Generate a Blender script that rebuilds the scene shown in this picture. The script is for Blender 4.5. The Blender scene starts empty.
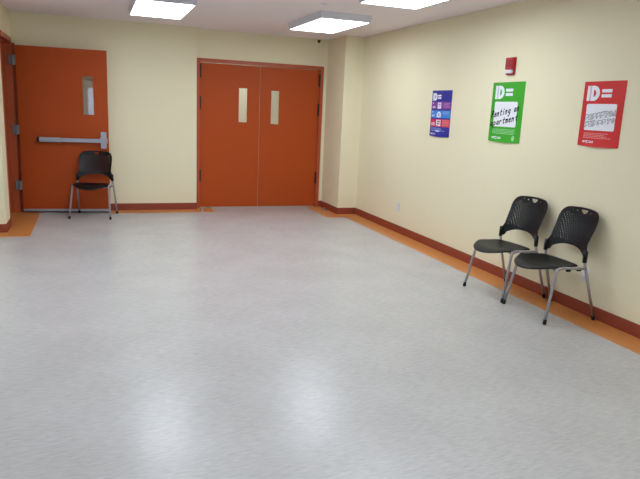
import bpy, bmesh, math, random
from mathutils import Vector, Matrix
random.seed(4)
S = bpy.context.scene
C = S.collection

# ------------------------------------------------------------------ camera
F, YAW, PITCH, ROLL, EYE = 610.0, 0.35734, -0.20928, 0.04573, 1.5295
f = Vector((math.sin(YAW)*math.cos(PITCH), math.cos(YAW)*math.cos(PITCH), math.sin(PITCH)))
r = Vector((math.cos(YAW), -math.sin(YAW), 0)); u = r.cross(f)
r2 = math.cos(ROLL)*r + math.sin(ROLL)*u
u2 = -math.sin(ROLL)*r + math.cos(ROLL)*u
cam_data = bpy.data.cameras.new('camera'); cam = bpy.data.objects.new('camera', cam_data); C.objects.link(cam)
cam_data.sensor_width = 36; cam_data.lens = 36*F/640; cam_data.clip_start = 0.05
m = Matrix((r2, u2, -f)).transposed().to_4x4(); m.translation = (0, 0, EYE)
cam.matrix_world = m
S.camera = cam

# ------------------------------------------------------------------ world, exposure
w = bpy.data.worlds.new('world'); S.world = w; w.use_nodes = True
w.node_tree.nodes['Background'].inputs[0].default_value = (0.55, 0.72, 1.0, 1)
w.node_tree.nodes['Background'].inputs[1].default_value = 5.0
S.view_settings.view_transform = 'Standard'; S.view_settings.look = 'None'
S.view_settings.gamma = 1; S.view_settings.use_curve_mapping = False
S.view_settings.exposure = 0.05
LAMP = 9.2            # radiance of the lamp diffusers

# ------------------------------------------------------------------ dimensions (metres)
XR, XA, XC, XL = 3.7008, 1.394, 3.4079, -0.976
YA, YB, YC, YE = 9.050, 9.157, 8.432, 7.6265
H, BB, BW = 2.583, 0.098, 0.264
XW, YS, YN, T = -4.6, -3.0, 11.6, 0.15

# ------------------------------------------------------------------ materials
def lin(c):
    return tuple(((v/255)/12.92 if v/255 <= .04045 else ((v/255+.055)/1.055)**2.4) for v in c) + (1,)
def mat(name, col, rough=.5, metal=0, spec=.5, var=0.0, vscale=6, bump=0.0, bscale=200, coat=0):
    mt = bpy.data.materials.new(name); mt.use_nodes = True
    nt = mt.node_tree; b = nt.nodes['Principled BSDF']
    c = lin(col)
    b.inputs['Base Color'].default_value = c; b.inputs['Roughness'].default_value = rough
    b.inputs['Metallic'].default_value = metal; b.inputs['Specular IOR Level'].default_value = spec
    b.inputs['Coat Weight'].default_value = coat
    tc = nt.nodes.new('ShaderNodeTexCoord')
    if var:
        n = nt.nodes.new('ShaderNodeTexNoise'); n.inputs['Scale'].default_value = vscale; n.inputs['Detail'].default_value = 5
        mx = nt.nodes.new('ShaderNodeMix'); mx.data_type = 'RGBA'
        mx.inputs[6].default_value = tuple(x*(1-var) for x in c[:3])+(1,)
        mx.inputs[7].default_value = tuple(min(1, x*(1+var)) for x in c[:3])+(1,)
        nt.links.new(tc.outputs['Object'], n.inputs['Vector'])
        nt.links.new(n.outputs['Fac'], mx.inputs[0]); nt.links.new(mx.outputs[2], b.inputs['Base Color'])
    if bump:
        n = nt.nodes.new('ShaderNodeTexNoise'); n.inputs['Scale'].default_value = bscale; n.inputs['Detail'].default_value = 3
        bp = nt.nodes.new('ShaderNodeBump'); bp.inputs['Strength'].default_value = bump; bp.inputs['Distance'].default_value = .002
        nt.links.new(tc.outputs['Object'], n.inputs['Vector'])
        nt.links.new(n.outputs['Fac'], bp.inputs['Height']); nt.links.new(bp.outputs['Normal'], b.inputs['Normal'])
    return mt
def emit(name, col, strength):
    mt = bpy.data.materials.new(name); mt.use_nodes = True
    b = mt.node_tree.nodes['Principled BSDF']
    b.inputs['Base Color'].default_value = (.8, .8, .8, 1)
    b.inputs['Emission Color'].default_value = col; b.inputs['Emission Strength'].default_value = strength
    return mt
def floor_mat():
    mt = bpy.data.materials.new('marbled_vinyl_floor'); mt.use_nodes = True
    nt = mt.node_tree; N = nt.nodes; L = nt.links; b = N['Principled BSDF']
    tc = N.new('ShaderNodeTexCoord')
    mp = N.new('ShaderNodeMapping'); mp.inputs['Rotation'].default_value = (0, 0, math.radians(-48)); mp.inputs['Scale'].default_value = (16, 85, 1)
    L.new(tc.outputs['Object'], mp.inputs['Vector'])
    n1 = N.new('ShaderNodeTexNoise'); n1.inputs['Scale'].default_value = 1.0; n1.inputs['Detail'].default_value = 6; n1.inputs['Roughness'].default_value = .65
    L.new(mp.outputs['Vector'], n1.inputs['Vector'])
    n2 = N.new('ShaderNodeTexNoise'); n2.inputs['Scale'].default_value = 2.2; n2.inputs['Detail'].default_value = 3
    L.new(tc.outputs['Object'], n2.inputs['Vector'])
    r1 = N.new('ShaderNodeValToRGB'); e = r1.color_ramp.elements
    e[0].position = .30; e[0].color = lin((180, 178, 177)); e[1].position = .68; e[1].color = lin((202, 200, 198))
    L.new(n1.outputs['Fac'], r1.inputs['Fac'])
    mx = N.new('ShaderNodeMix'); mx.data_type = 'RGBA'; mx.blend_type = 'MULTIPLY'; mx.inputs[0].default_value = 1
    r2_ = N.new('ShaderNodeValToRGB'); e = r2_.color_ramp.elements
    e[0].position = .35; e[0].color = (.93, .925, .92, 1); e[1].position = .65; e[1].color = (1, 1, 1, 1)
    L.new(n2.outputs['Fac'], r2_.inputs['Fac'])
    L.new(r1.outputs['Color'], mx.inputs[6]); L.new(r2_.outputs['Color'], mx.inputs[7])
    L.new(mx.outputs[2], b.inputs['Base Color'])
    b.inputs['Roughness'].default_value = .25; b.inputs['Specular IOR Level'].default_value = .29
    bp = N.new('ShaderNodeBump'); bp.inputs['Strength'].default_value = .12; bp.inputs['Distance'].default_value = .002
    L.new(n2.outputs['Fac'], bp.inputs['Height']); L.new(bp.outputs['Normal'], b.inputs['Normal'])
    return mt
def glass_mat():
    mt = bpy.data.materials.new('clear_glass'); mt.use_nodes = True
    b = mt.node_tree.nodes['Principled BSDF']
    b.inputs['Base Color'].default_value = (1, 1, 1, 1); b.inputs['Roughness'].default_value = .02
    b.inputs['Transmission Weight'].default_value = 1; b.inputs['IOR'].default_value = 1.45
    return mt

M = dict(
    wall=mat('cream_wall_paint', (240, 231, 199), .6, var=.015, vscale=3, bump=.15, spec=.3),
    ceil=mat('ceiling_paint', (244, 234, 236), .8, var=.015, spec=.2),
    floor=floor_mat(),
    border=mat('amber_floor_tile', (207, 136, 74), .3, var=.10, vscale=14, spec=.4),
    base=mat('brick_red_baseboard', (146, 66, 46), .45, var=.04),
    door=mat('burnt_orange_door', (180, 74, 18), .5, spec=.3, var=.03, vscale=4),
    frame=mat('burnt_orange_frame', (180, 82, 46), .38, var=.02),
    black=mat('black_plastic', (11, 12, 19), .42, spec=.35),
    rubber=mat('black_rubber', (16, 16, 16), .7),
    silver=mat('silver_tube', (178, 176, 182), .35, metal=.55),
    steel=mat('brushed_steel', (176, 180, 192), .38, metal=.5, var=.04, vscale=20),
    hinge_dark=mat('dark_bronze_hinge', (62, 46, 46), .45, metal=.4),
    hinge_grey=mat('grey_steel_hinge', (140, 138, 140), .5, metal=.4),
    astragal=mat('tan_door_edge', (206, 150, 112), .4),
    white=mat('white_plastic', (228, 229, 236), .4),
    house=mat('white_enamel_fixture', (226, 226, 238), .5),
    glass=glass_mat(),
    lamp=emit('lamp_diffuser', (.90, 1, 1.10, 1), LAMP),
    paper_white=mat('white_ink', (240, 240, 248), .5, spec=.3),
    green=mat('green_ink', (62, 168, 42), .45, spec=.3),
    red=mat('red_ink', (212, 50, 50), .45, spec=.3),
    blue=mat('navy_ink', (48, 50, 150), .45, spec=.3),
    purple=mat('purple_ink', (134, 66, 156), .45, spec=.3),
    sky=mat('light_blue_ink', (72, 140, 220), .45, spec=.3),
    crimson=mat('crimson_ink', (208, 40, 84), .45, spec=.3),
    coral=mat('coral_ink', (222, 84, 104), .45, spec=.3),
    pale_green=mat('pale_green_ink', (150, 214, 150), .5, spec=.3),
    pale_red=mat('pink_ink', (235, 150, 150), .5, spec=.3),
    pale_purple=mat('lilac_ink', (196, 140, 206), .5, spec=.3),
    pale_blue=mat('pale_blue_ink', (150, 175, 230), .5, spec=.3),
    marker=mat('black_marker', (14, 14, 18), .6, spec=.2),
    grey_ink=mat('grey_ink', (110, 108, 122), .6, spec=.2),
    alarm=mat('alarm_red_plastic', (186, 30, 50), .35),
    lens=mat('clear_white_lens', (235, 232, 240), .15),
)

# ------------------------------------------------------------------ helpers
def link(name, bm, m, parent=None, smooth=False):
    me = bpy.data.meshes.new(name)
    bmesh.ops.recalc_face_normals(bm, faces=bm.faces)
    bm.to_mesh(me); bm.free()
    if smooth:
        for p in me.polygons: p.use_smooth = True
    me.materials.append(m)
    o = bpy.data.objects.new(name, me); C.objects.link(o)
    if parent: o.parent = parent
    return o
def box(bm, x0, x1, y0, y1, z0, z1):
    vs = [bm.verts.new(p) for p in [(x0,y0,z0),(x1,y0,z0),(x1,y1,z0),(x0,y1,z0),(x0,y0,z1),(x1,y0,z1),(x1,y1,z1),(x0,y1,z1)]]
    for q in [(0,3,2,1),(4,5,6,7),(0,1,5,4),(1,2,6,5),(2,3,7,6),(3,0,4,7)]:
        bm.faces.new([vs[i] for i in q])
def boxes(*bs, bevel=0):
    bm = bmesh.new()
    for b in bs: box(bm, *b)
    if bevel: bmesh.ops.bevel(bm, geom=bm.edges[:], offset=bevel, segments=2, affect='EDGES', clamp_overlap=True)
    return bm
def prism(pts, z0, z1):
    bm = bmesh.new()
    a = [bm.verts.new((x, y, z0)) for x, y in pts]; b = [bm.verts.new((x, y, z1)) for x, y in pts]
    bm.faces.new(a); bm.faces.new(b)
    for i in range(len(pts)):
        j = (i+1) % len(pts); bm.faces.new((a[i], a[j], b[j], b[i]))
    return bm
def smooth_path(pts, rad):
    pts = [Vector(p) for p in pts]; out = [pts[0]]
    for i in range(1, len(pts)-1):
        a, b, c = pts[i-1], pts[i], pts[i+1]
        d1 = (a-b); d2 = (c-b); k = min(rad, d1.length*.45, d2.length*.45)
        p, q = b+d1.normalized()*k, b+d2.normalized()*k
        for t in [0, .2, .4, .6, .8, 1]:
            out.append((1-t)**2*p + 2*t*(1-t)*b + t*t*q)
    out.append(pts[-1]); return out
def tube(bm, pts, rad, bend=.03, seg=12):
    P = smooth_path(pts, bend) if len(pts) > 2 else [Vector(p) for p in pts]
    rings = []; ref = None
    for i, p in enumerate(P):
        t = (P[min(i+1, len(P)-1)] - P[max(i-1, 0)]).normalized()
        if ref is None: ref = t.orthogonal().normalized()
        ref = (ref - t*ref.dot(t)).normalized(); bi = t.cross(ref)
        rings.append([bm.verts.new(p + rad*(math.cos(k*2*math.pi/seg)*ref + math.sin(k*2*math.pi/seg)*bi)) for k in range(seg)])
    for a, b in zip(rings, rings[1:]):
        for k in range(seg): bm.faces.new((a[k], a[(k+1) % seg], b[(k+1) % seg], b[k]))
    bm.faces.new(rings[0][::-1]); bm.faces.new(rings[-1])
def lathe(bm, prof, loc=(0, 0, 0), seg=24, flip=1):
    rings = [[bm.verts.new((loc[0]+r_*math.cos(k*2*math.pi/seg), loc[1]+r_*math.sin(k*2*math.pi/seg), loc[2]+flip*z)) for k in range(seg)] for r_, z in prof]
    for a, b in zip(rings, rings[1:]):
        for k in range(seg): bm.faces.new((a[k], a[(k+1) % seg], b[(k+1) % seg], b[k]))
    bm.faces.new(rings[0]); bm.faces.new(rings[-1])
def struct(name, bm, m, parent=None):
    o = link(name, bm, m, parent)
    if not parent: o['kind'] = 'structure'
    return o
def tag(o, label, cat, group=None):
    o['label'] = label; o['category'] = cat
    if group: o['group'] = group
    return o
def empty(name, loc=(0, 0, 0), rz=0):
    o = bpy.data.objects.new(name, None); C.objects.link(o); o.location = loc; o.rotation_euler = (0, 0, rz)
    o.empty_display_size = .1
    return o
def copy_tree(o, parent=None):
    c = o.copy(); C.objects.link(c)
    if parent: c.parent = parent
    for ch in list(o.children): copy_tree(ch, c)
    return c

# ------------------------------------------------------------------ setting
struct('floor', boxes((XW-T, XR+1.5, YS-T, YN+T, -.1, 0)), M['floor'])
struct('ceiling', boxes((XW-T, XR+1.5, YS-T, YN+T, H, H+.1)), M['ceil'])
struct('wall_right', boxes((XR, XR+T, YS, YC, 0, H)), M['wall'])
struct('wall_back_right', boxes((XC, XR+T, YC, YB+T, 0, H)), M['wall'])
DX0, DX1, DZ = 1.405, 3.352, 2.18
struct('wall_back_recess', boxes((DX0, XC, YB, YB+T, DZ, H), (DX1, XC, YB, YB+T, 0, DZ)), M['wall'])
struct('wall_back', boxes((XL-T, XA, YA, YB+T, 0, H)), M['wall'])
DY0, DY1, DZ2 = 8.00, 9.035, 2.252
struct('wall_left', boxes((XL-T, XL, YE, DY0, 0, H), (XL-T, XL, DY1, YA, 0, H), (XL-T, XL, DY0, DY1, DZ2, H)), M['wall'])
struct('wall_left_front', boxes((XW, XL-T, YE, YE+T, 0, H)), M['wall'])
struct('wall_far_left', boxes((XW-T, XW, YS, YN, 0, H)), M['wall'])
WX0, WX1, WZ0, WZ1 = -2.50, -1.2, .9, 1.92
struct('wall_rear', boxes((XW, WX0, YS-T, YS, 0, H), (WX1, XR+T, YS-T, YS, 0, H), (WX0, WX1, YS-T, YS, 0, WZ0), (WX0, WX1, YS-T, YS, WZ1, H)), M['wall'])
struct('wall_passage', boxes((XW, XL-T, YB+.05, YB+T+.05, 0, H)), M['wall'])
struct('wall_beyond_back', boxes((.6, XR+1.2, YN-T, YN, 0, H)), M['wall'])
struct('wall_beyond_left', boxes((.5, .6, YB+T, YN, 0, H)), M['wall'])
struct('wall_beyond_right', boxes((XR+1.2, XR+1.3, YB+T, YN, 0, H), (XR+T, XR+1.3, YB, YB+T, 0, H)), M['wall'])

bt = .010
def bb(name, *bs): struct(name, boxes(*[(a, b, c, d, .0012, BB) for a, b, c, d in bs]), M['base'])
bb('baseboard_right', (XR-bt, XR, YS, YC-bt))
bb('baseboard_back_right', (XC-bt, XR, YC-bt, YC), (XC-bt, XC, YC, YB))
bb('baseboard_back_recess', (DX1, XC-bt, YB-bt, YB))
bb('baseboard_back', (XL, XA, YA-bt, YA), (XA, XA+bt, YA-bt, YB-.002))
bb('baseboard_left', (XL, XL+bt, YE-bt, DY0), (XW, XL, YE-bt, YE))
bb('baseboard_rear', (XW, XR-bt, YS, YS+bt))
bb('baseboard_far_left', (XW, XW+bt, YS+bt, YE-bt))
# amber tile border let into the floor
e = .0012
struct('trim_1', prism([(XR, YS), (XR, YC), (XC, YC), (XC, YB), (XC-BW, YB), (XC-BW, YC-BW), (XR-BW, YC-BW), (XR-BW, YS)], 0, e), M['border'])
struct('trim_2', prism([(XA+.238, YA-BW), (XA+.238, YB), (XA, YB), (XA, YA), (.20, YA), (.20, YA-BW)], 0, e), M['border'])
struct('trim_3', prism([(XL+BW, YE-BW), (XL+BW, YA), (XL-T, YA), (XL-T, YE), (XW, YE), (XW, YE-BW)], 0, e), M['border'])

# rear window, behind the camera, mirrored in the glass of the open door
wn = struct('window_1', boxes((WX0, WX1, YS-T, YS+.01, WZ0, WZ0+.04), (WX0, WX1, YS-T, YS+.01, WZ1-.04, WZ1), (WX0, WX0+.04, YS-T, YS+.01, WZ0+.04, WZ1-.04), (WX1-.04, WX1, YS-T, YS+.01, WZ0+.04, WZ1-.04)), M['white'])
link('pane', boxes((WX0+.04, WX1-.04, YS-.08, YS-.074, WZ0+.04, WZ1-.04)), M['glass'], wn)

# ------------------------------------------------------------------ doors
def slab_with_hole(x0, x1, z0, z1, hx0, hx1, hz0, hz1, y0, y1):
    xs = [x0, hx0, hx1, x1]; zs = [z0, hz0, hz1, z1]
    bm = bmesh.new()
    fr = [[bm.verts.new((x, y0, z)) for x in xs] for z in zs]
    bk = [[bm.verts.new((x, y1, z)) for x in xs] for z in zs]
    for j in range(3):
        for i in range(3):
            if i == 1 and j == 1: continue
            bm.faces.new((fr[j][i], fr[j][i+1], fr[j+1][i+1], fr[j+1][i]))
            bm.faces.new((bk[j][i], bk[j+1][i], bk[j+1][i+1], bk[j][i+1]))
    def side(a, b, c, d): bm.faces.new((fr[a[0]][a[1]], fr[b[0]][b[1]], bk[b[0]][b[1]], bk[a[0]][a[1]]))
    for i in range(3):
        side((0, i), (0, i+1), 0, 0); side((3, i), (3, i+1), 0, 0); side((i, 0), (i+1, 0), 0, 0); side((i, 3), (i+1, 3), 0, 0)
    side((1, 1), (1, 2), 0, 0); side((2, 1), (2, 2), 0, 0); side((1, 1), (2, 1), 0, 0); side((1, 2), (2, 2), 0, 0)
    return bm
def glazing(hx0, hx1, hz0, hz1, y0, leaf):
    g = .012
    link('window_frame', boxes((hx0-g, hx0+.004, y0-.003, y0+.012, hz0-g, hz1+g), (hx1-.004, hx1+g, y0-.003, y0+.012, hz0-g, hz1+g),
         (hx0+.004, hx1-.004, y0-.003, y0+.012, hz0-g, hz0+.004), (hx0+.004, hx1-.004, y0-.003, y0+.012, hz1-.004, hz1+g)), M['door'], leaf)
    link('window_pane', boxes((hx0, hx1, y0+.018, y0+.024, hz0, hz1)), M['glass'], leaf)

# double door in the recess: closed
d1 = empty('door_1', ((DX0+DX1)/2, YB, 0)); d1['kind'] = 'structure'
d1['label'] = 'closed pair of burnt orange doors in the recessed back wall'
def rel(o, p):  # children built in world numbers, shifted to the parent
    for v in o.data.vertices: v.co -= Vector(p.location)
FW, LY = .052, YB+.012
fr = link('door_frame', boxes((DX0, DX0+FW, YB-.014, YB+T, 0, DZ), (DX1-FW, DX1, YB-.014, YB+T, 0, DZ), (DX0+FW, DX1-FW, YB-.014, YB+T, DZ-FW+.004, DZ),
     bevel=0), M['frame'], d1); rel(fr, d1)
SEAM = 2.356
leaf_z1 = DZ-FW-.008
for x0, x1, h0, h1, hz0, hz1, hx in ((DX0+FW+.003, SEAM-.005, 2.030, 2.168, 1.290, 1.795, DX0+FW+.003), (SEAM+.005, DX1-FW-.003, 2.528, 2.664, 1.279, 1.782, DX1-FW-.003)):
    lf = link('door_leaf', slab_with_hole(x0, x1, .016, leaf_z1, h0, h1, hz0, hz1, LY, LY+.045), M['door'], d1); rel(lf, d1)
    lf2 = lf
    n0 = len(lf.children)
    glazing(h0, h1, hz0, hz1, LY, lf)
    for zc in (2.005, 1.555, .49) if hx < 2 else (1.97, 1.53, .47):
        bm = bmesh.new()
        tube(bm, [(hx, LY-.017, zc-.088), (hx, LY-.017, zc+.088)], .0125)
        box(bm, hx-.017, hx+.017, LY-.012, LY-.0005, zc-.08, zc+.08)
        lathe(bm, [(.001, -.100), (.010, -.096), (.0125, -.088), (.0125, .088), (.010, .096), (.001, .100)], (hx, LY-.017, zc), 12)
        link('hinge', bm, M['hinge_dark'], lf)
    if hx < 2: link('seam_strip', boxes((x1, x1+.007, LY+.004, LY+.02, .02, leaf_z1)), M['astragal'], lf)  # thin tan strip, paler than the leaves, along their meeting seam
    for c in lf.children: rel(c, d1)
# frame covers: floor stops beside the recess
def door_stop(x, y, label):
    bm = bmesh.new(); lathe(bm, [(.026, 0), (.026, .006), (.022, .010)], seg=20)
    o = link('door_stop', bm, M['steel']); o.location = (x, y, e)
    bm = bmesh.new(); lathe(bm, [(.016, .010), (.017, .016), (.017, .030), (.012, .036)], seg=20)
    link('rubber_bumper', bm, M['hinge_grey'], o, True)
    tag(o, label, 'door stop', 'door stops on the floor')
door_stop(1.452, 8.87, 'small round floor door stop left of the closed double doors')
door_stop(3.335, 8.80, 'small round floor door stop right of the closed double doors')

# open single door, folded back against the wall
d2 = empty('door_2', (XL, DY1, 0)); d2['kind'] = 'structure'
d2['label'] = 'burnt orange door standing open against the back wall'
g = .06
fr = link('door_frame', boxes((XL-T, XL+.010, DY1-g, DY1, e, DZ2), (XL+.010, XL+.050, DY1-.012, DY1, e, DZ2-.06), (XL-T, XL+.004, DY0, DY0+g, e, DZ2), (XL-T, XL+.014, DY0+g, DY1-g, DZ2-g, DZ2),
     (XL-T+.01, XL-.055, DY1-g-.015, DY1-g, e, DZ2-g-.015), (XL-T+.01, XL-.055, DY0+g, DY0+g+.015, e, DZ2-g-.015), (XL-T+.01, XL-.055, DY0+g, DY1-g, DZ2-g-.015, DZ2-g)), M['frame'], d2); rel(fr, d2)
HX, HY = XL+.052, 8.955
ANG = math.atan2(-.105, 1.105)
lf = link('door_leaf', slab_with_hole(0, 1.108, .020, 2.165, .795, .935, 1.322, 1.825, 0, .045), M['door'], d2)
lf.location = (HX-XL, HY-DY1, 0); lf.rotation_euler = (0, 0, ANG)
glazing(.795, .935, 1.322, 1.825, 0, lf)
bar = link('panic_bar', boxes((.245, .52, -.072, -.022, .957, 1.015), (.523, 1.005, -.064, -.022, .961, 1.011), bevel=.006), M['steel'], lf)
link('bar_end_cap', boxes((.226, .246, -.074, 0, .953, 1.019), bevel=.004), M['rubber'], lf)
link('bar_bracket', boxes((.246, .30, -.022, 0, .961, 1.011), (.94, 1.0, -.022, 0, .961, 1.011)), M['hinge_grey'], lf)
link('latch_case', boxes((1.010, 1.082, -.045, 0, .885, 1.105), (1.0, 1.094, -.075, -.012, .955, 1.030), bevel=.006), M['steel'], lf)
link('bottom_sweep', boxes((.004, 1.106, -.008, 0, .0215, .052), (.004, 1.106, -.012, -.008, .022, .03)), M['steel'], lf)
for zc in (1.98, 1.10, .37):
    bm = boxes((-.078, -.030, -.004, .008, zc-.06, zc+.06), (-.034, .004, -.004, -.001, zc-.06, zc+.06))
    tube(bm, [(-.028, -.004, zc-.064), (-.028, -.004, zc+.064)], .008)
    link('hinge', bm, M['hinge_grey'], lf)

# ------------------------------------------------------------------ ceiling lamps
def make_lamp():
    t = empty('ceiling_light')
    W, L_ = .305, .605
    bm = bmesh.new()
    lo = [(-W+.012, -L_+.012), (W-.012, -L_+.012), (W-.012, L_-.012), (-W+.012, L_-.012)]
    hi = [(-W, -L_), (W, -L_), (W, L_), (-W, L_)]
    a = [bm.verts.new((x, y, 0)) for x, y in hi]; b = [bm.verts.new((x, y, -.076)) for x, y in lo]
    c = [bm.verts.new((x*.965, y*.98, -.076)) for x, y in lo]; d = [bm.verts.new((x*.965, y*.98, -.066)) for x, y in lo]
    bm.faces.new(a)
    for i in range(4):
        j = (i+1) % 4
        bm.faces.new((a[i], a[j], b[j], b[i])); bm.faces.new((b[i], b[j], c[j], c[i])); bm.faces.new((c[i], c[j], d[j], d[i]))
    link('housing', bm, M['house'], t)
    link('diffuser', boxes((-W+.024, W-.024, -L_+.034, L_-.034, -.0785, -.068)), M['lamp'], t)
    return t
lamp0 = make_lamp(); lamps = []
def put_lamp(x, y, label, first=[True]):
    o = lamp0 if first[0] else copy_tree(lamp0)
    first[0] = False
    o.location = (x, y, H); tag(o, label, 'ceiling light', 'surface ceiling lights')
X1, X2, X3 = .715, 2.650, -1.22-1.93*.0
R1, R2 = 7.18, 4.89
put_lamp(X1, R1, 'lit white box ceiling light above the open orange door side')
put_lamp(X2, R1, 'lit white box ceiling light in front of the closed double doors')
put_lamp(2.618, R2, 'lit white box ceiling light cut off by the top edge of the photo')
hid = 'white box ceiling light above the near part of the room, outside the photo'
put_lamp(X1, R2, hid)
for x, y in ((X1, 2.6), (X1, .31), (X2, .31), (X1-1.935, 4.89), (X1-3.87, 4.89)):
    put_lamp(x, y, hid)
put_lamp(2.4, 10.4, 'ceiling light in the room behind the closed double doors')

def disc(name, x, y, rad, h, mt, label, cat):
    bm = bmesh.new(); lathe(bm, [(rad, 0), (rad, h*.4), (rad*.82, h*.85), (rad*.3, h)], seg=28, flip=-1)
    o = link(name, bm, mt); o.location = (x, y, H); tag(o, label, cat)
    return o
o = disc('smoke_detector', 2.50, 8.75, .052, .035, M['white'], 'small round white detector on the ceiling before the double doors', 'smoke detector')
o = disc('sprinkler_cover', 2.238, 6.16, .045, .008, M['house'], 'flat round cover plate on the ceiling between two lights', 'sprinkler cover')
# little dark sprinkler head sticking out of the recess wall
t = empty('wall_sprinkler', (3.255, YB, 2.548)); tag(t, 'tiny dark sprinkler head high on the wall above the double doors', 'sprinkler')
def yl(prof):
    bm = bmesh.new(); lathe(bm, prof, seg=16); bmesh.ops.rotate(bm, verts=bm.verts, cent=(0, 0, 0), matrix=Matrix.Rotation(math.radians(90), 3, 'X')); return bm
link('escutcheon', yl([(.024, 0), (.022, .005), (.010, .007)]), M['hinge_dark'], t)
bm = yl([(.009, .005), (.009, .035), (.005, .045)]); box(bm, -.022, .022, -.055, -.045, .008, .012); box(bm, -.003, .003, -.05, -.03, -.012, .010)
link('nozzle', bm, M['hinge_dark'], t)

# ------------------------------------------------------------------ posters
class Sheet:
    """Flat print on the right wall; (a, b) are fractions from the top-left corner."""
    def __init__(s, name, y0, z1, wd, ht, m, label):
        s.w, s.h = wd, ht
        s.n = 1
        bm = bmesh.new()
        N = 14
        # thin paper, lower edge lifting a little off the wall
        grid = []
        for side in (0, 1):
            g_ = []
            for j in range(N+1):
                row = []
                for i in range(N+1):
                    a, b = i/N, j/N
                    row.append(bm.verts.new(s.pt(a, b, .0006 if side else -.0004)))
                g_.append(row)
            grid.append(g_)
        for g_ in grid:
            for j in range(N):
                for i in range(N): bm.faces.new((g_[j][i], g_[j][i+1], g_[j+1][i+1], g_[j+1][i]))
        A, B = grid
        for i in range(N):
            bm.faces.new((A[0][i], A[0][i+1], B[0][i+1], B[0][i])); bm.faces.new((A[N][i], A[N][i+1], B[N][i+1], B[N][i]))
            bm.faces.new((A[i][0], A[i+1][0], B[i+1][0], B[i][0])); bm.faces.new((A[i][N], A[i+1][N], B[i+1][N], B[i][N]))
        s.o = link(name, bm, m); s.o.location = (XR-.0015, y0, z1)
        tag(s.o, label, 'poster', 'posters on the right wall')
    def pt(s, a, b, off=0):
        lift = .012*max(0, (b-.75)/.25)**2*math.sin(math.pi*min(1, max(0, a)))
        sag = .006*max(0, (b-.8)/.2)*math.sin(math.pi*min(1, max(0, a)))
        return (-.0008-off-lift, -a*s.w, -b*s.h-sag)
    def poly(s, bm, pts, off, th=.0006):
        A = [bm.verts.new(s.pt(a, b, off)) for a, b in pts]; B = [bm.verts.new(s.pt(a, b, off+th)) for a, b in pts]
        bm.faces.new(A); bm.faces.new(B)
        for i in range(len(pts)):
            j = (i+1) % len(pts); bm.faces.new((A[i], A[j], B[j], B[i]))
    def part(s, name, polys, m, lvl=1, parent=None):
        bm = bmesh.new()
        for p in polys: s.poly(bm, p, .0007*lvl)
        return link(name, bm, m, parent or s.o)
    def strokes(s, name, lines, m, wd, lvl=2):
        """lines: polylines in sheet metres-fractions, drawn as thin ribbons"""
        polys = []
        for ln in lines:
            for (a0, b0), (a1, b1) in zip(ln, ln[1:]):
                dx, dy = (a1-a0)*s.w, (b1-b0)*s.h; L_ = math.hypot(dx, dy) or 1e-6
                nx, ny = -dy/L_*wd/2, dx/L_*wd/2; ex, ey = dx/L_*wd*.35, dy/L_*wd*.35
                q = [(a0*s.w-ex+nx, b0*s.h-ey+ny), (a1*s.w+ex+nx, b1*s.h+ey+ny), (a1*s.w+ex-nx, b1*s.h+ey-ny), (a0*s.w-ex-nx, b0*s.h-ey-ny)]
                polys.append([(x/s.w, y/s.h) for x, y in q])
        return s.part(name, polys, m, lvl)
def R4(a0, a1, b0, b1): return [(a0, b0), (a1, b0), (a1, b1), (a0, b1)]
def RR(a0, a1, b0, b1, r_=.03):
    out = []
    for cx, cy, s0 in ((a1-r_, b0+r_, -90), (a1-r_, b1-r_, 0), (a0+r_, b1-r_, 90), (a0+r_, b0+r_, 180)):
        for k in range(5):
            t_ = math.radians(s0+k*22.5); out.append((cx+r_*math.cos(t_), cy+r_*math.sin(t_)))
    return out
def heading(s, a0, b0, wd, ht):
    """the big white I D = ; positions are fractions of the heading's own box"""
    X = lambda v: a0+v*wd
    Y = lambda v: b0+v*ht
    polys = [R4(X(0), X(.115), Y(0), Y(1)), R4(X(.132), X(.148), Y(0), Y(1)),            # I, with its engraved line
             R4(X(.165), X(.27), Y(0), Y(1))]
    n = 10
    ou = [(X(.27+.25*math.sin(math.pi*k/n)), Y(.5-.5*math.cos(math.pi*k/n))) for k in range(n+1)]
    inn = [(X(.27+.10*math.sin(math.pi*k/n)), Y(.5-.24*math.cos(math.pi*k/n))) for k in range(n+1)]
    for k in range(n): polys.append([ou[k], ou[k+1], inn[k+1], inn[k]])
    polys += [R4(X(.60), X(1), Y(.24), Y(.45)), R4(X(.60), X(1), Y(.56), Y(.77))]
    s.part('heading', polys, M['paper_white'])
def textrows(a0, a1s, b0, b1, n, fill=.55):
    polys = []; hgt = (b1-b0)/n
    for k in range(n):
        a = a0
        end = a1s[k % len(a1s)]
        while a < end-.01:
            wl = random.uniform(.03, .08); wl = min(wl, end-a)
            polys.append(R4(a, a+wl, b0+k*hgt, b0+k*hgt+hgt*fill)); a += wl+.012
    return polys
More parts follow.
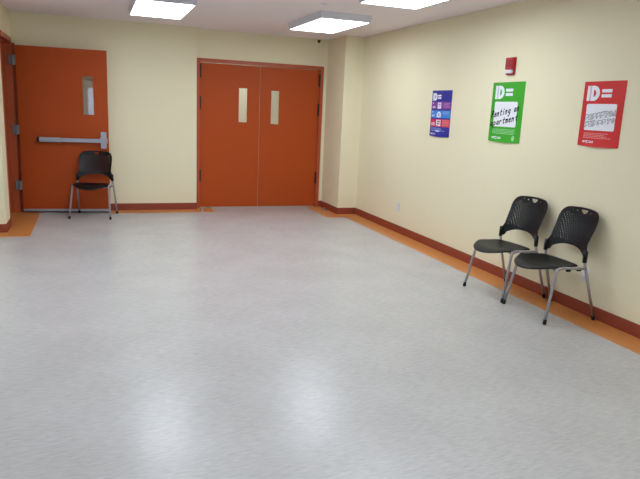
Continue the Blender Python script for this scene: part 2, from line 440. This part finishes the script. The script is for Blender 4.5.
def logo(s, a0, b0, sc=1.0):
    """white word mark: three heavy capitals N Y C and a lighter word after them"""
    w_, h_ = .036*sc, .030*sc
    P = []
    def line(pts, t): 
        for (x0, y0), (x1, y1) in zip(pts, pts[1:]):
            dx, dy = x1-x0, y1-y0; L_ = math.hypot(dx, dy); nx, ny = -dy/L_*t/2, dx/L_*t/2
            P.append([(x0+nx, y0+ny), (x1+nx, y1+ny), (x1-nx, y1-ny), (x0-nx, y0-ny)])
    x = a0; t = .011*sc
    line([(x, b0+h_), (x, b0), (x+w_, b0+h_), (x+w_, b0)], t); x += w_*1.35
    line([(x, b0), (x+w_/2, b0+h_/2), (x+w_, b0)], t); line([(x+w_/2, b0+h_/2), (x+w_/2, b0+h_)], t); x += w_*1.3
    line([(x+w_, b0), (x, b0), (x, b0+h_), (x+w_, b0+h_)], t); x += w_*1.5
    for k in range(2):
        a = x
        for wl in (.03, .045, .03):
            P.append(R4(a, a+wl*sc, b0+k*h_*.6, b0+k*h_*.6+h_*.33)); a += wl*sc+.008
    s.part('logo', P, M['paper_white'], 2)

# pen alphabet: cell 1 wide, x-height 0..1 upward (ascender 1.8, descender -.8)
PEN = {
 'R': [[(.05, 0), (.05, 1.75)], [(-.1, 1.6), (.5, 1.8), (.85, 1.45), (.6, 1.05), (.05, .85)], [(.35, .95), (1.0, 0)]],
 'e': [[(.1, .5), (.8, .6), (.7, .95), (.35, 1), (.08, .6), (.15, .15), (.5, 0), (.85, .2)]],
 'n': [[(.1, 1.05), (.05, 0), (.1, .55), (.42, 1), (.68, .85), (.65, 0)]],
 't': [[(.45, 1.6), (.4, .2), (.6, 0), (.8, .1)], [(.05, 1), (.85, 1.05)]],
 'i': [[(.4, 1), (.4, 0)], [(.4, 1.4), (.45, 1.5)]],
 'g': [[(.8, .9), (.4, 1), (.1, .6), (.3, .1), (.75, .3), (.8, .95), (.8, -.4), (.5, -.8), (.15, -.6)]],
 'a': [[(.8, .9), (.4, 1), (.1, .5), (.3, .02), (.7, .25), (.8, .95), (.85, 0)]],
 'p': [[(.1, 1), (.05, -.8)], [(.1, .8), (.5, 1), (.85, .6), (.55, .05), (.1, .2)]],
 'r': [[(.1, 1), (.1, 0)], [(.1, .6), (.4, .95), (.75, .9)]],
 'm': [[(.05, 1), (.05, 0)], [(.05, .7), (.3, 1), (.45, .8), (.45, 0)], [(.45, .7), (.7, 1), (.88, .8), (.9, 0)]],
 ' ': [],
}
def pen(text, a0, b0, a1, b1, xh, slant=.25):
    """text along a rising baseline from (a0,b0) to (a1,b1), sheet fractions"""
    n = len(text); out = []
    cw = (a1-a0)/n
    for k, ch in enumerate(text):
        for st in PEN[ch]:
            ln = []
            for x, y in st:
                t_ = (k+.1+x*.78)/n
                ln.append((a0+(a1-a0)*t_+slant*y*xh, b0+(b1-b0)*t_-y*xh))
            out.append(ln)
    return out

# green poster
s = Sheet('poster', 5.232, 1.866, .488, .560, M['green'], 'green paper poster with black handwriting on a white panel, below the red fire alarm')
heading(s, .10, .055, .55, .225)
s.part('white_panel', [RR(.115, .83, .325, .745, .03)], M['paper_white'])
s.strokes('handwriting', pen('Renting an', .035, .605, .90, .465, .064, .22) + pen('apartment', .02, .750, .88, .625, .062, .22), M['marker'], .0092, 3)
s.part('small_print', textrows(.115, [.83, .81, .83, .80], .785, .875, 4), M['pale_green'])
logo(s, .13, .915, 1.1)
s.part('round_seal', [[(.80+.045*math.cos(k*math.pi/8), .925+.045*math.sin(k*math.pi/8)) for k in range(16)]], M['pale_green'], 2)
# red poster
s = Sheet('poster', 4.010, 1.843, .420, .498, M['red'], 'red paper poster with grey outlined scrawl on a white panel, nearest to the camera')
heading(s, .09, .065, .60, .235)
s.part('white_panel', [RR(.12, .85, .345, .755, .03)], M['paper_white'])
random.seed(11)
def scrawl(a0, a1, b0, rise, h_, n):
    out = []
    cw = (a1-a0)/n
    for k in range(n):
        x = a0+k*cw; y = b0-rise*(k+.5)/n
        w_ = cw*random.uniform(.7, .95)
        kind = random.choice('TOLEPA')
        o_ = .18*w_
        shp = {'T': [(0, 0), (1, 0), (1, .25), (.65, .25), (.65, 1), (.35, 1), (.35, .25), (0, .25), (0, 0)],
               'O': [(.5, 0), (1, .3), (1, .7), (.5, 1), (0, .7), (0, .3), (.5, 0), (.5, .3), (.7, .5), (.5, .75), (.3, .5), (.5, .3)],
               'L': [(0, 0), (.3, 0), (.3, .72), (1, .72), (1, 1), (0, 1), (0, 0)],
               'E': [(0, 0), (1, 0), (1, .25), (.35, .25), (.9, .5), (.35, .72), (1, .8), (1, 1), (0, 1), (0, 0)],
               'P': [(0, 0), (.8, 0), (1, .3), (.8, .6), (.3, .6), (.3, 1), (0, 1), (0, 0)],
               'A': [(.4, 0), (.6, 0), (1, 1), (.7, 1), (.5, .6), (.3, 1), (0, 1), (.4, 0)]}[kind]
        out.append([(x+p*w_+(1-q)*.02, y-h_+q*h_) for p, q in shp])
    return out
s.strokes('handwriting', scrawl(.11, .87, .605, .09, .085, 8) + scrawl(.13, .86, .715, .09, .075, 7) + [[(.36, .495), (.62, .45)], [(.12, .63), (.36, .60)]], M['grey_ink'], .0030, 3)
s.part('small_print', textrows(.13, [.72, .65, .70, .80], .795, .885, 4, .5), M['pale_red'])
logo(s, .14, .915, 1.0)
# navy poster
s = Sheet('poster', 6.392, 1.805, .424, .512, M['blue'], 'navy paper poster with purple, light blue and red bands, farthest from the camera')
heading(s, .05, .055, .42, .165)
s.part('purple_band', [R4(.02, .985, .245, .405)], M['purple']); s.part('blue_band', [R4(.02, .985, .435, .595)], M['sky'])
s.part('red_band', [R4(.02, .60, .625, .790)], M['crimson']); s.part('coral_band', [R4(.60, .985, .625, .790)], M['coral'])
s.part('band_picture', [RR(.32, .50, .262, .395, .015)], M['paper_white'], 2)
s.part('band_picture', [[(.31, .585), (.31, .51), (.36, .47), (.41, .455), (.47, .47), (.52, .51), (.52, .585)]], M['paper_white'], 2)
s.part('band_picture', [R4(.31, .53, .640, .775)], M['paper_white'], 2)
s.part('band_detail', [R4(.345, .475, .285, .315), R4(.345, .475, .335, .35)], M['pale_purple'], 3)
s.part('band_detail', [RR(.375, .455, .495, .56, .02)], M['pale_blue'], 3)
s.part('band_detail', [R4(.345, .495, .66, .69), R4(.345, .495, .71, .735), R4(.345, .42, .75, .765)], M['grey_ink'], 3)
s.part('band_text', textrows(.62, [.94, .88, .94], .27, .385, 4, .45), M['pale_purple'], 2)
s.part('band_text', textrows(.62, [.94, .90], .455, .53, 2, .45), M['pale_blue'], 2)
s.part('band_text', textrows(.64, [.95, .92], .645, .775, 4, .4), M['pale_red'], 2)
s.part('band_text', textrows(.06, [.22], .345, .39, 2, .6), M['paper_white'], 2); s.part('band_text', textrows(.06, [.2], .53, .575, 2, .6), M['paper_white'], 2)
s.part('band_text', textrows(.06, [.24], .70, .775, 3, .6), M['paper_white'], 2)
s.part('band_number', [R4(.07, .11, .265, .29)], M['paper_white'], 2); s.part('band_number', [R4(.07, .11, .455, .48)], M['paper_white'], 2)
s.part('small_print', textrows(.07, [.55, .60, .78], .815, .895, 3, .5), M['pale_blue'])
s.part('bold_print', [R4(.33, .52, .868, .893)], M['paper_white'], 2)
logo(s, .06, .93, .95)

# ------------------------------------------------------------------ fire alarm and outlets
t = empty('fire_alarm', (XR, 4.975, 2.010)); tag(t, 'red wall fire alarm with white strobe lens above the green poster', 'fire alarm')
link('back_plate', boxes((-.012, 0, -.062, .062, -.080, .080), bevel=.004), M['alarm'], t)
link('alarm_body', boxes((-.040, -.012, -.054, .054, -.030, .076), (-.034, -.012, -.054, .054, -.076, -.068), bevel=.006), M['alarm'], t)
link('strobe_lens', boxes((-.036, -.012, -.046, .054, -.066, -.034), bevel=.006), M['lens'], t)
link('grille', boxes(*[(-.042, -.0395, -.040, .040, z, z+.004) for z in (-.005, .008, .021, .034, .047)]), M['hinge_dark'], t)
def outlet(y, z, label):
    t = empty('wall_outlet', (XR, y, z)); tag(t, label, 'outlet', 'wall outlets')
    link('cover_plate', boxes((-.006, 0, -.036, .036, -.058, .058), bevel=.002), M['white'], t)
    for dz in (-.024, .024):
        o_ = link('socket', boxes((-.0085, -.006, -.017, .017, dz-.015, dz+.015), bevel=.001), M['white'], t)
        link('socket_slots', boxes((-.009, -.0083, -.008, -.006, dz-.005, dz+.006), (-.009, -.0083, .006, .008, dz-.005, dz+.006), (-.009, -.0083, -.002, .002, dz-.011, dz-.008)), M['rubber'], o_)
outlet(7.045, .333, 'white outlet low on the wall left of the two chairs')
outlet(3.731, .318, 'white outlet low on the wall behind the nearest chair')

# ------------------------------------------------------------------ chairs
def make_chair():
    t = empty('stacking_chair')
    RT = .0115
    # seat shell
    NU, NV = 26, 24
    bm = bmesh.new(); top = []; bot = []
    for j in range(NV+1):
        v = j/NV; rt = []; rb = []
        for i in range(NU+1):
            uu = -1+2*i/NU
            wv = .228-.022*v
            fy = -.322+.135*abs(uu)**2.5                   # bowed front edge
            by = .088-.030*abs(uu)**3.5
            y = fy+(by-fy)*v
            if v > .0: pass
            x = uu*wv*(1-.10*max(0, 1-v/.22)**2)
            z = .444-.018*(1-uu*uu)*math.sin(math.pi*min(1, v*1.05)) - .004*v
            if v < .30: z -= .044*((.30-v)/.30)**2*(1-.75*uu*uu)
            
            rt.append(bm.verts.new((x, y, z))); rb.append(bm.verts.new((x*.985, y+(.004 if v < .5 else -.004), z-.010)))
        top.append(rt); bot.append(rb)
    for j in range(NV):
        for i in range(NU):
            bm.faces.new((top[j][i], top[j][i+1], top[j+1][i+1], top[j+1][i])); bm.faces.new((bot[j][i], bot[j+1][i], bot[j+1][i+1], bot[j][i+1]))
    for i in range(NU):
        bm.faces.new((top[0][i], bot[0][i], bot[0][i+1], top[0][i+1])); bm.faces.new((top[NV][i], top[NV][i+1], bot[NV][i+1], bot[NV][i]))
    for j in range(NV):
        bm.faces.new((top[j][0], top[j+1][0], bot[j+1][0], bot[j][0])); bm.faces.new((top[j][NU], bot[j][NU], bot[j+1][NU], top[j+1][NU]))
    link('seat', bm, M['black'], t, True)
    # backrest shell with perforations, a hand hole and an arched lower edge
    NU, NV = 46, 36
    bm = bmesh.new(); front = []; back = []
    def zt(a): return .838+.018*(1-a*a)-.075*(1-math.sqrt(max(0, 1-(max(0, abs(a)-.66)/.34)**2)))
    def zb(a):
        a = abs(a)
        if a < .80: return .556-.046*(a/.80)**2.6
        return .510-.030*min(1, (a-.80)/.05)
    def wz(z):
        k = min(1, max(0, (z-.60)/.22))
        return .204+.026*(1-min(1, max(0, (z-.545)/.06)))**1.6+.010*k
    def yz(z, a): k = min(1, max(0, (z-.50)/.34)); return .094+.100*(k*k*(3-2*k))*.75+.100*.25*k+.050*(1-a*a)
    P = {}
    for j in range(NV+1):
        for i in range(NU+1):
            a = -1+2*i/NU; v = j/NV; z = zb(a)+(zt(a)-zb(a))*v
            P[i, j] = (a*wz(z), yz(z, a), z, a)
    keep = set()
    for j in range(NV):
        for i in range(NU):
            x = (P[i, j][0]+P[i+1, j+1][0])/2; z = (P[i, j][2]+P[i+1, j+1][2])/2; a = (P[i, j][3]+P[i+1, j+1][3])/2
            hole = False
            if abs(a) < .86 and .585 < z < .800 and 3 < j < NV-3:
                q = (j//2) % 2
                if j % 2 == 0 and (i+q) % 2 == 0 and i % 2 == q % 2: hole = True
            if .808 < z < .838 and abs(x) < .022+.6*(z-.808): hole = True
            for cx, cz in ((-.075, .822), (.075, .822), (-.115, .828), (.115, .828)):
                if (x-cx)**2+(z-cz)**2 < .0062**2: hole = True
            if not hole: keep.add((i, j))
    fv, bv = {}, {}
    def V(d, i, j, off):
        if (i, j) not in d:
            x, y, z, a = P[i, j]; d[i, j] = bm.verts.new((x, y+off, z))
        return d[i, j]
    for i, j in keep:
        bm.faces.new([V(fv, *q, 0) for q in ((i, j), (i+1, j), (i+1, j+1), (i, j+1))])
        bm.faces.new([V(bv, *q, .009) for q in ((i, j), (i, j+1), (i+1, j+1), (i+1, j))])
        for (di, dj), (p, q) in {(-1, 0): ((i, j), (i, j+1)), (1, 0): ((i+1, j), (i+1, j+1)), (0, -1): ((i, j), (i+1, j)), (0, 1): ((i, j+1), (i+1, j+1))}.items():
            if (i+di, j+dj) not in keep:
                bm.faces.new((V(fv, *p, 0), V(fv, *q, 0), V(bv, *q, .009), V(bv, *p, .009)))
    br = link('backrest', bm, M['black'], t)
    # sleeves that clamp the shell to the tubes
    for s_ in (-1, 1):
        bm = bmesh.new(); tube(bm, [(s_*.2265, .098, .466), (s_*.224, .100, .556)], .017, seg=14)
        link('frame_sleeve', bm, M['black'], br, True)
    # legs
    for s_ in (-1, 1):
        bm = bmesh.new(); tube(bm, [(s_*.257, -.232, .018), (s_*.226, -.155, .426), (s_*.228, -.09, .432)], RT, .03)
        l = link('leg', bm, M['silver'], t, True)
        bm = bmesh.new(); tube(bm, [(s_*.2580, -.2345, 0), (s_*.2560, -.2285, .038)], .0135); link('foot_cap', bm, M['rubber'], l, True)
        bm = bmesh.new(); tube(bm, [(s_*.250, .237, .018), (s_*.238, .135, .34), (s_*.2265, .100, .46), (s_*.224, .100, .55)], RT, .05)
        l = link('leg', bm, M['silver'], t, True)
        bm = bmesh.new(); tube(bm, [(s_*.2507, .2410, 0), (s_*.2493, .2310, .038)], .0135); link('foot_cap', bm, M['rubber'], l, True)
        bm = bmesh.new(); tube(bm, [(s_*.228, -.10, .432), (s_*.235, .112, .418)], RT*.9)
        link('side_rail', bm, M['silver'], t, True)
        for y in (-.05, .05):
            link('stacking_bumper', boxes((s_*.231-.010, s_*.231+.010, y-.018, y+.018, .402, .418), bevel=.003), M['rubber'], t)
    bm = bmesh.new(); tube(bm, [(-.226, -.11, .430), (-.19, -.11, .402), (.19, -.11, .402), (.226, -.11, .430)], .009, .02)
    link('cross_bar', bm, M['silver'], t, True)
    bm = bmesh.new(); tube(bm, [(-.233, .065, .421), (-.19, .065, .402), (.19, .065, .402), (.233, .065, .421)], .009, .02)
    link('cross_bar', bm, M['silver'], t, True)
    return t
c0 = make_chair()
c0.location = (-.034, 8.595, 0); c0.rotation_euler[2] = math.radians(-13)
tag(c0, 'black plastic chair with silver legs standing in front of the open orange door', 'chair', 'black stacking chairs')
c1 = copy_tree(c0); c1.location = (3.415, 4.374, e); c1.rotation_euler[2] = math.radians(-86)
tag(c1, 'black perforated chair by the right wall, the farther of the two side by side', 'chair', 'black stacking chairs')
c2 = copy_tree(c0); c2.location = (3.428, 3.810, e); c2.rotation_euler[2] = math.radians(-91)
tag(c2, 'black perforated chair by the right wall under the red poster, nearest to the camera', 'chair', 'black stacking chairs')
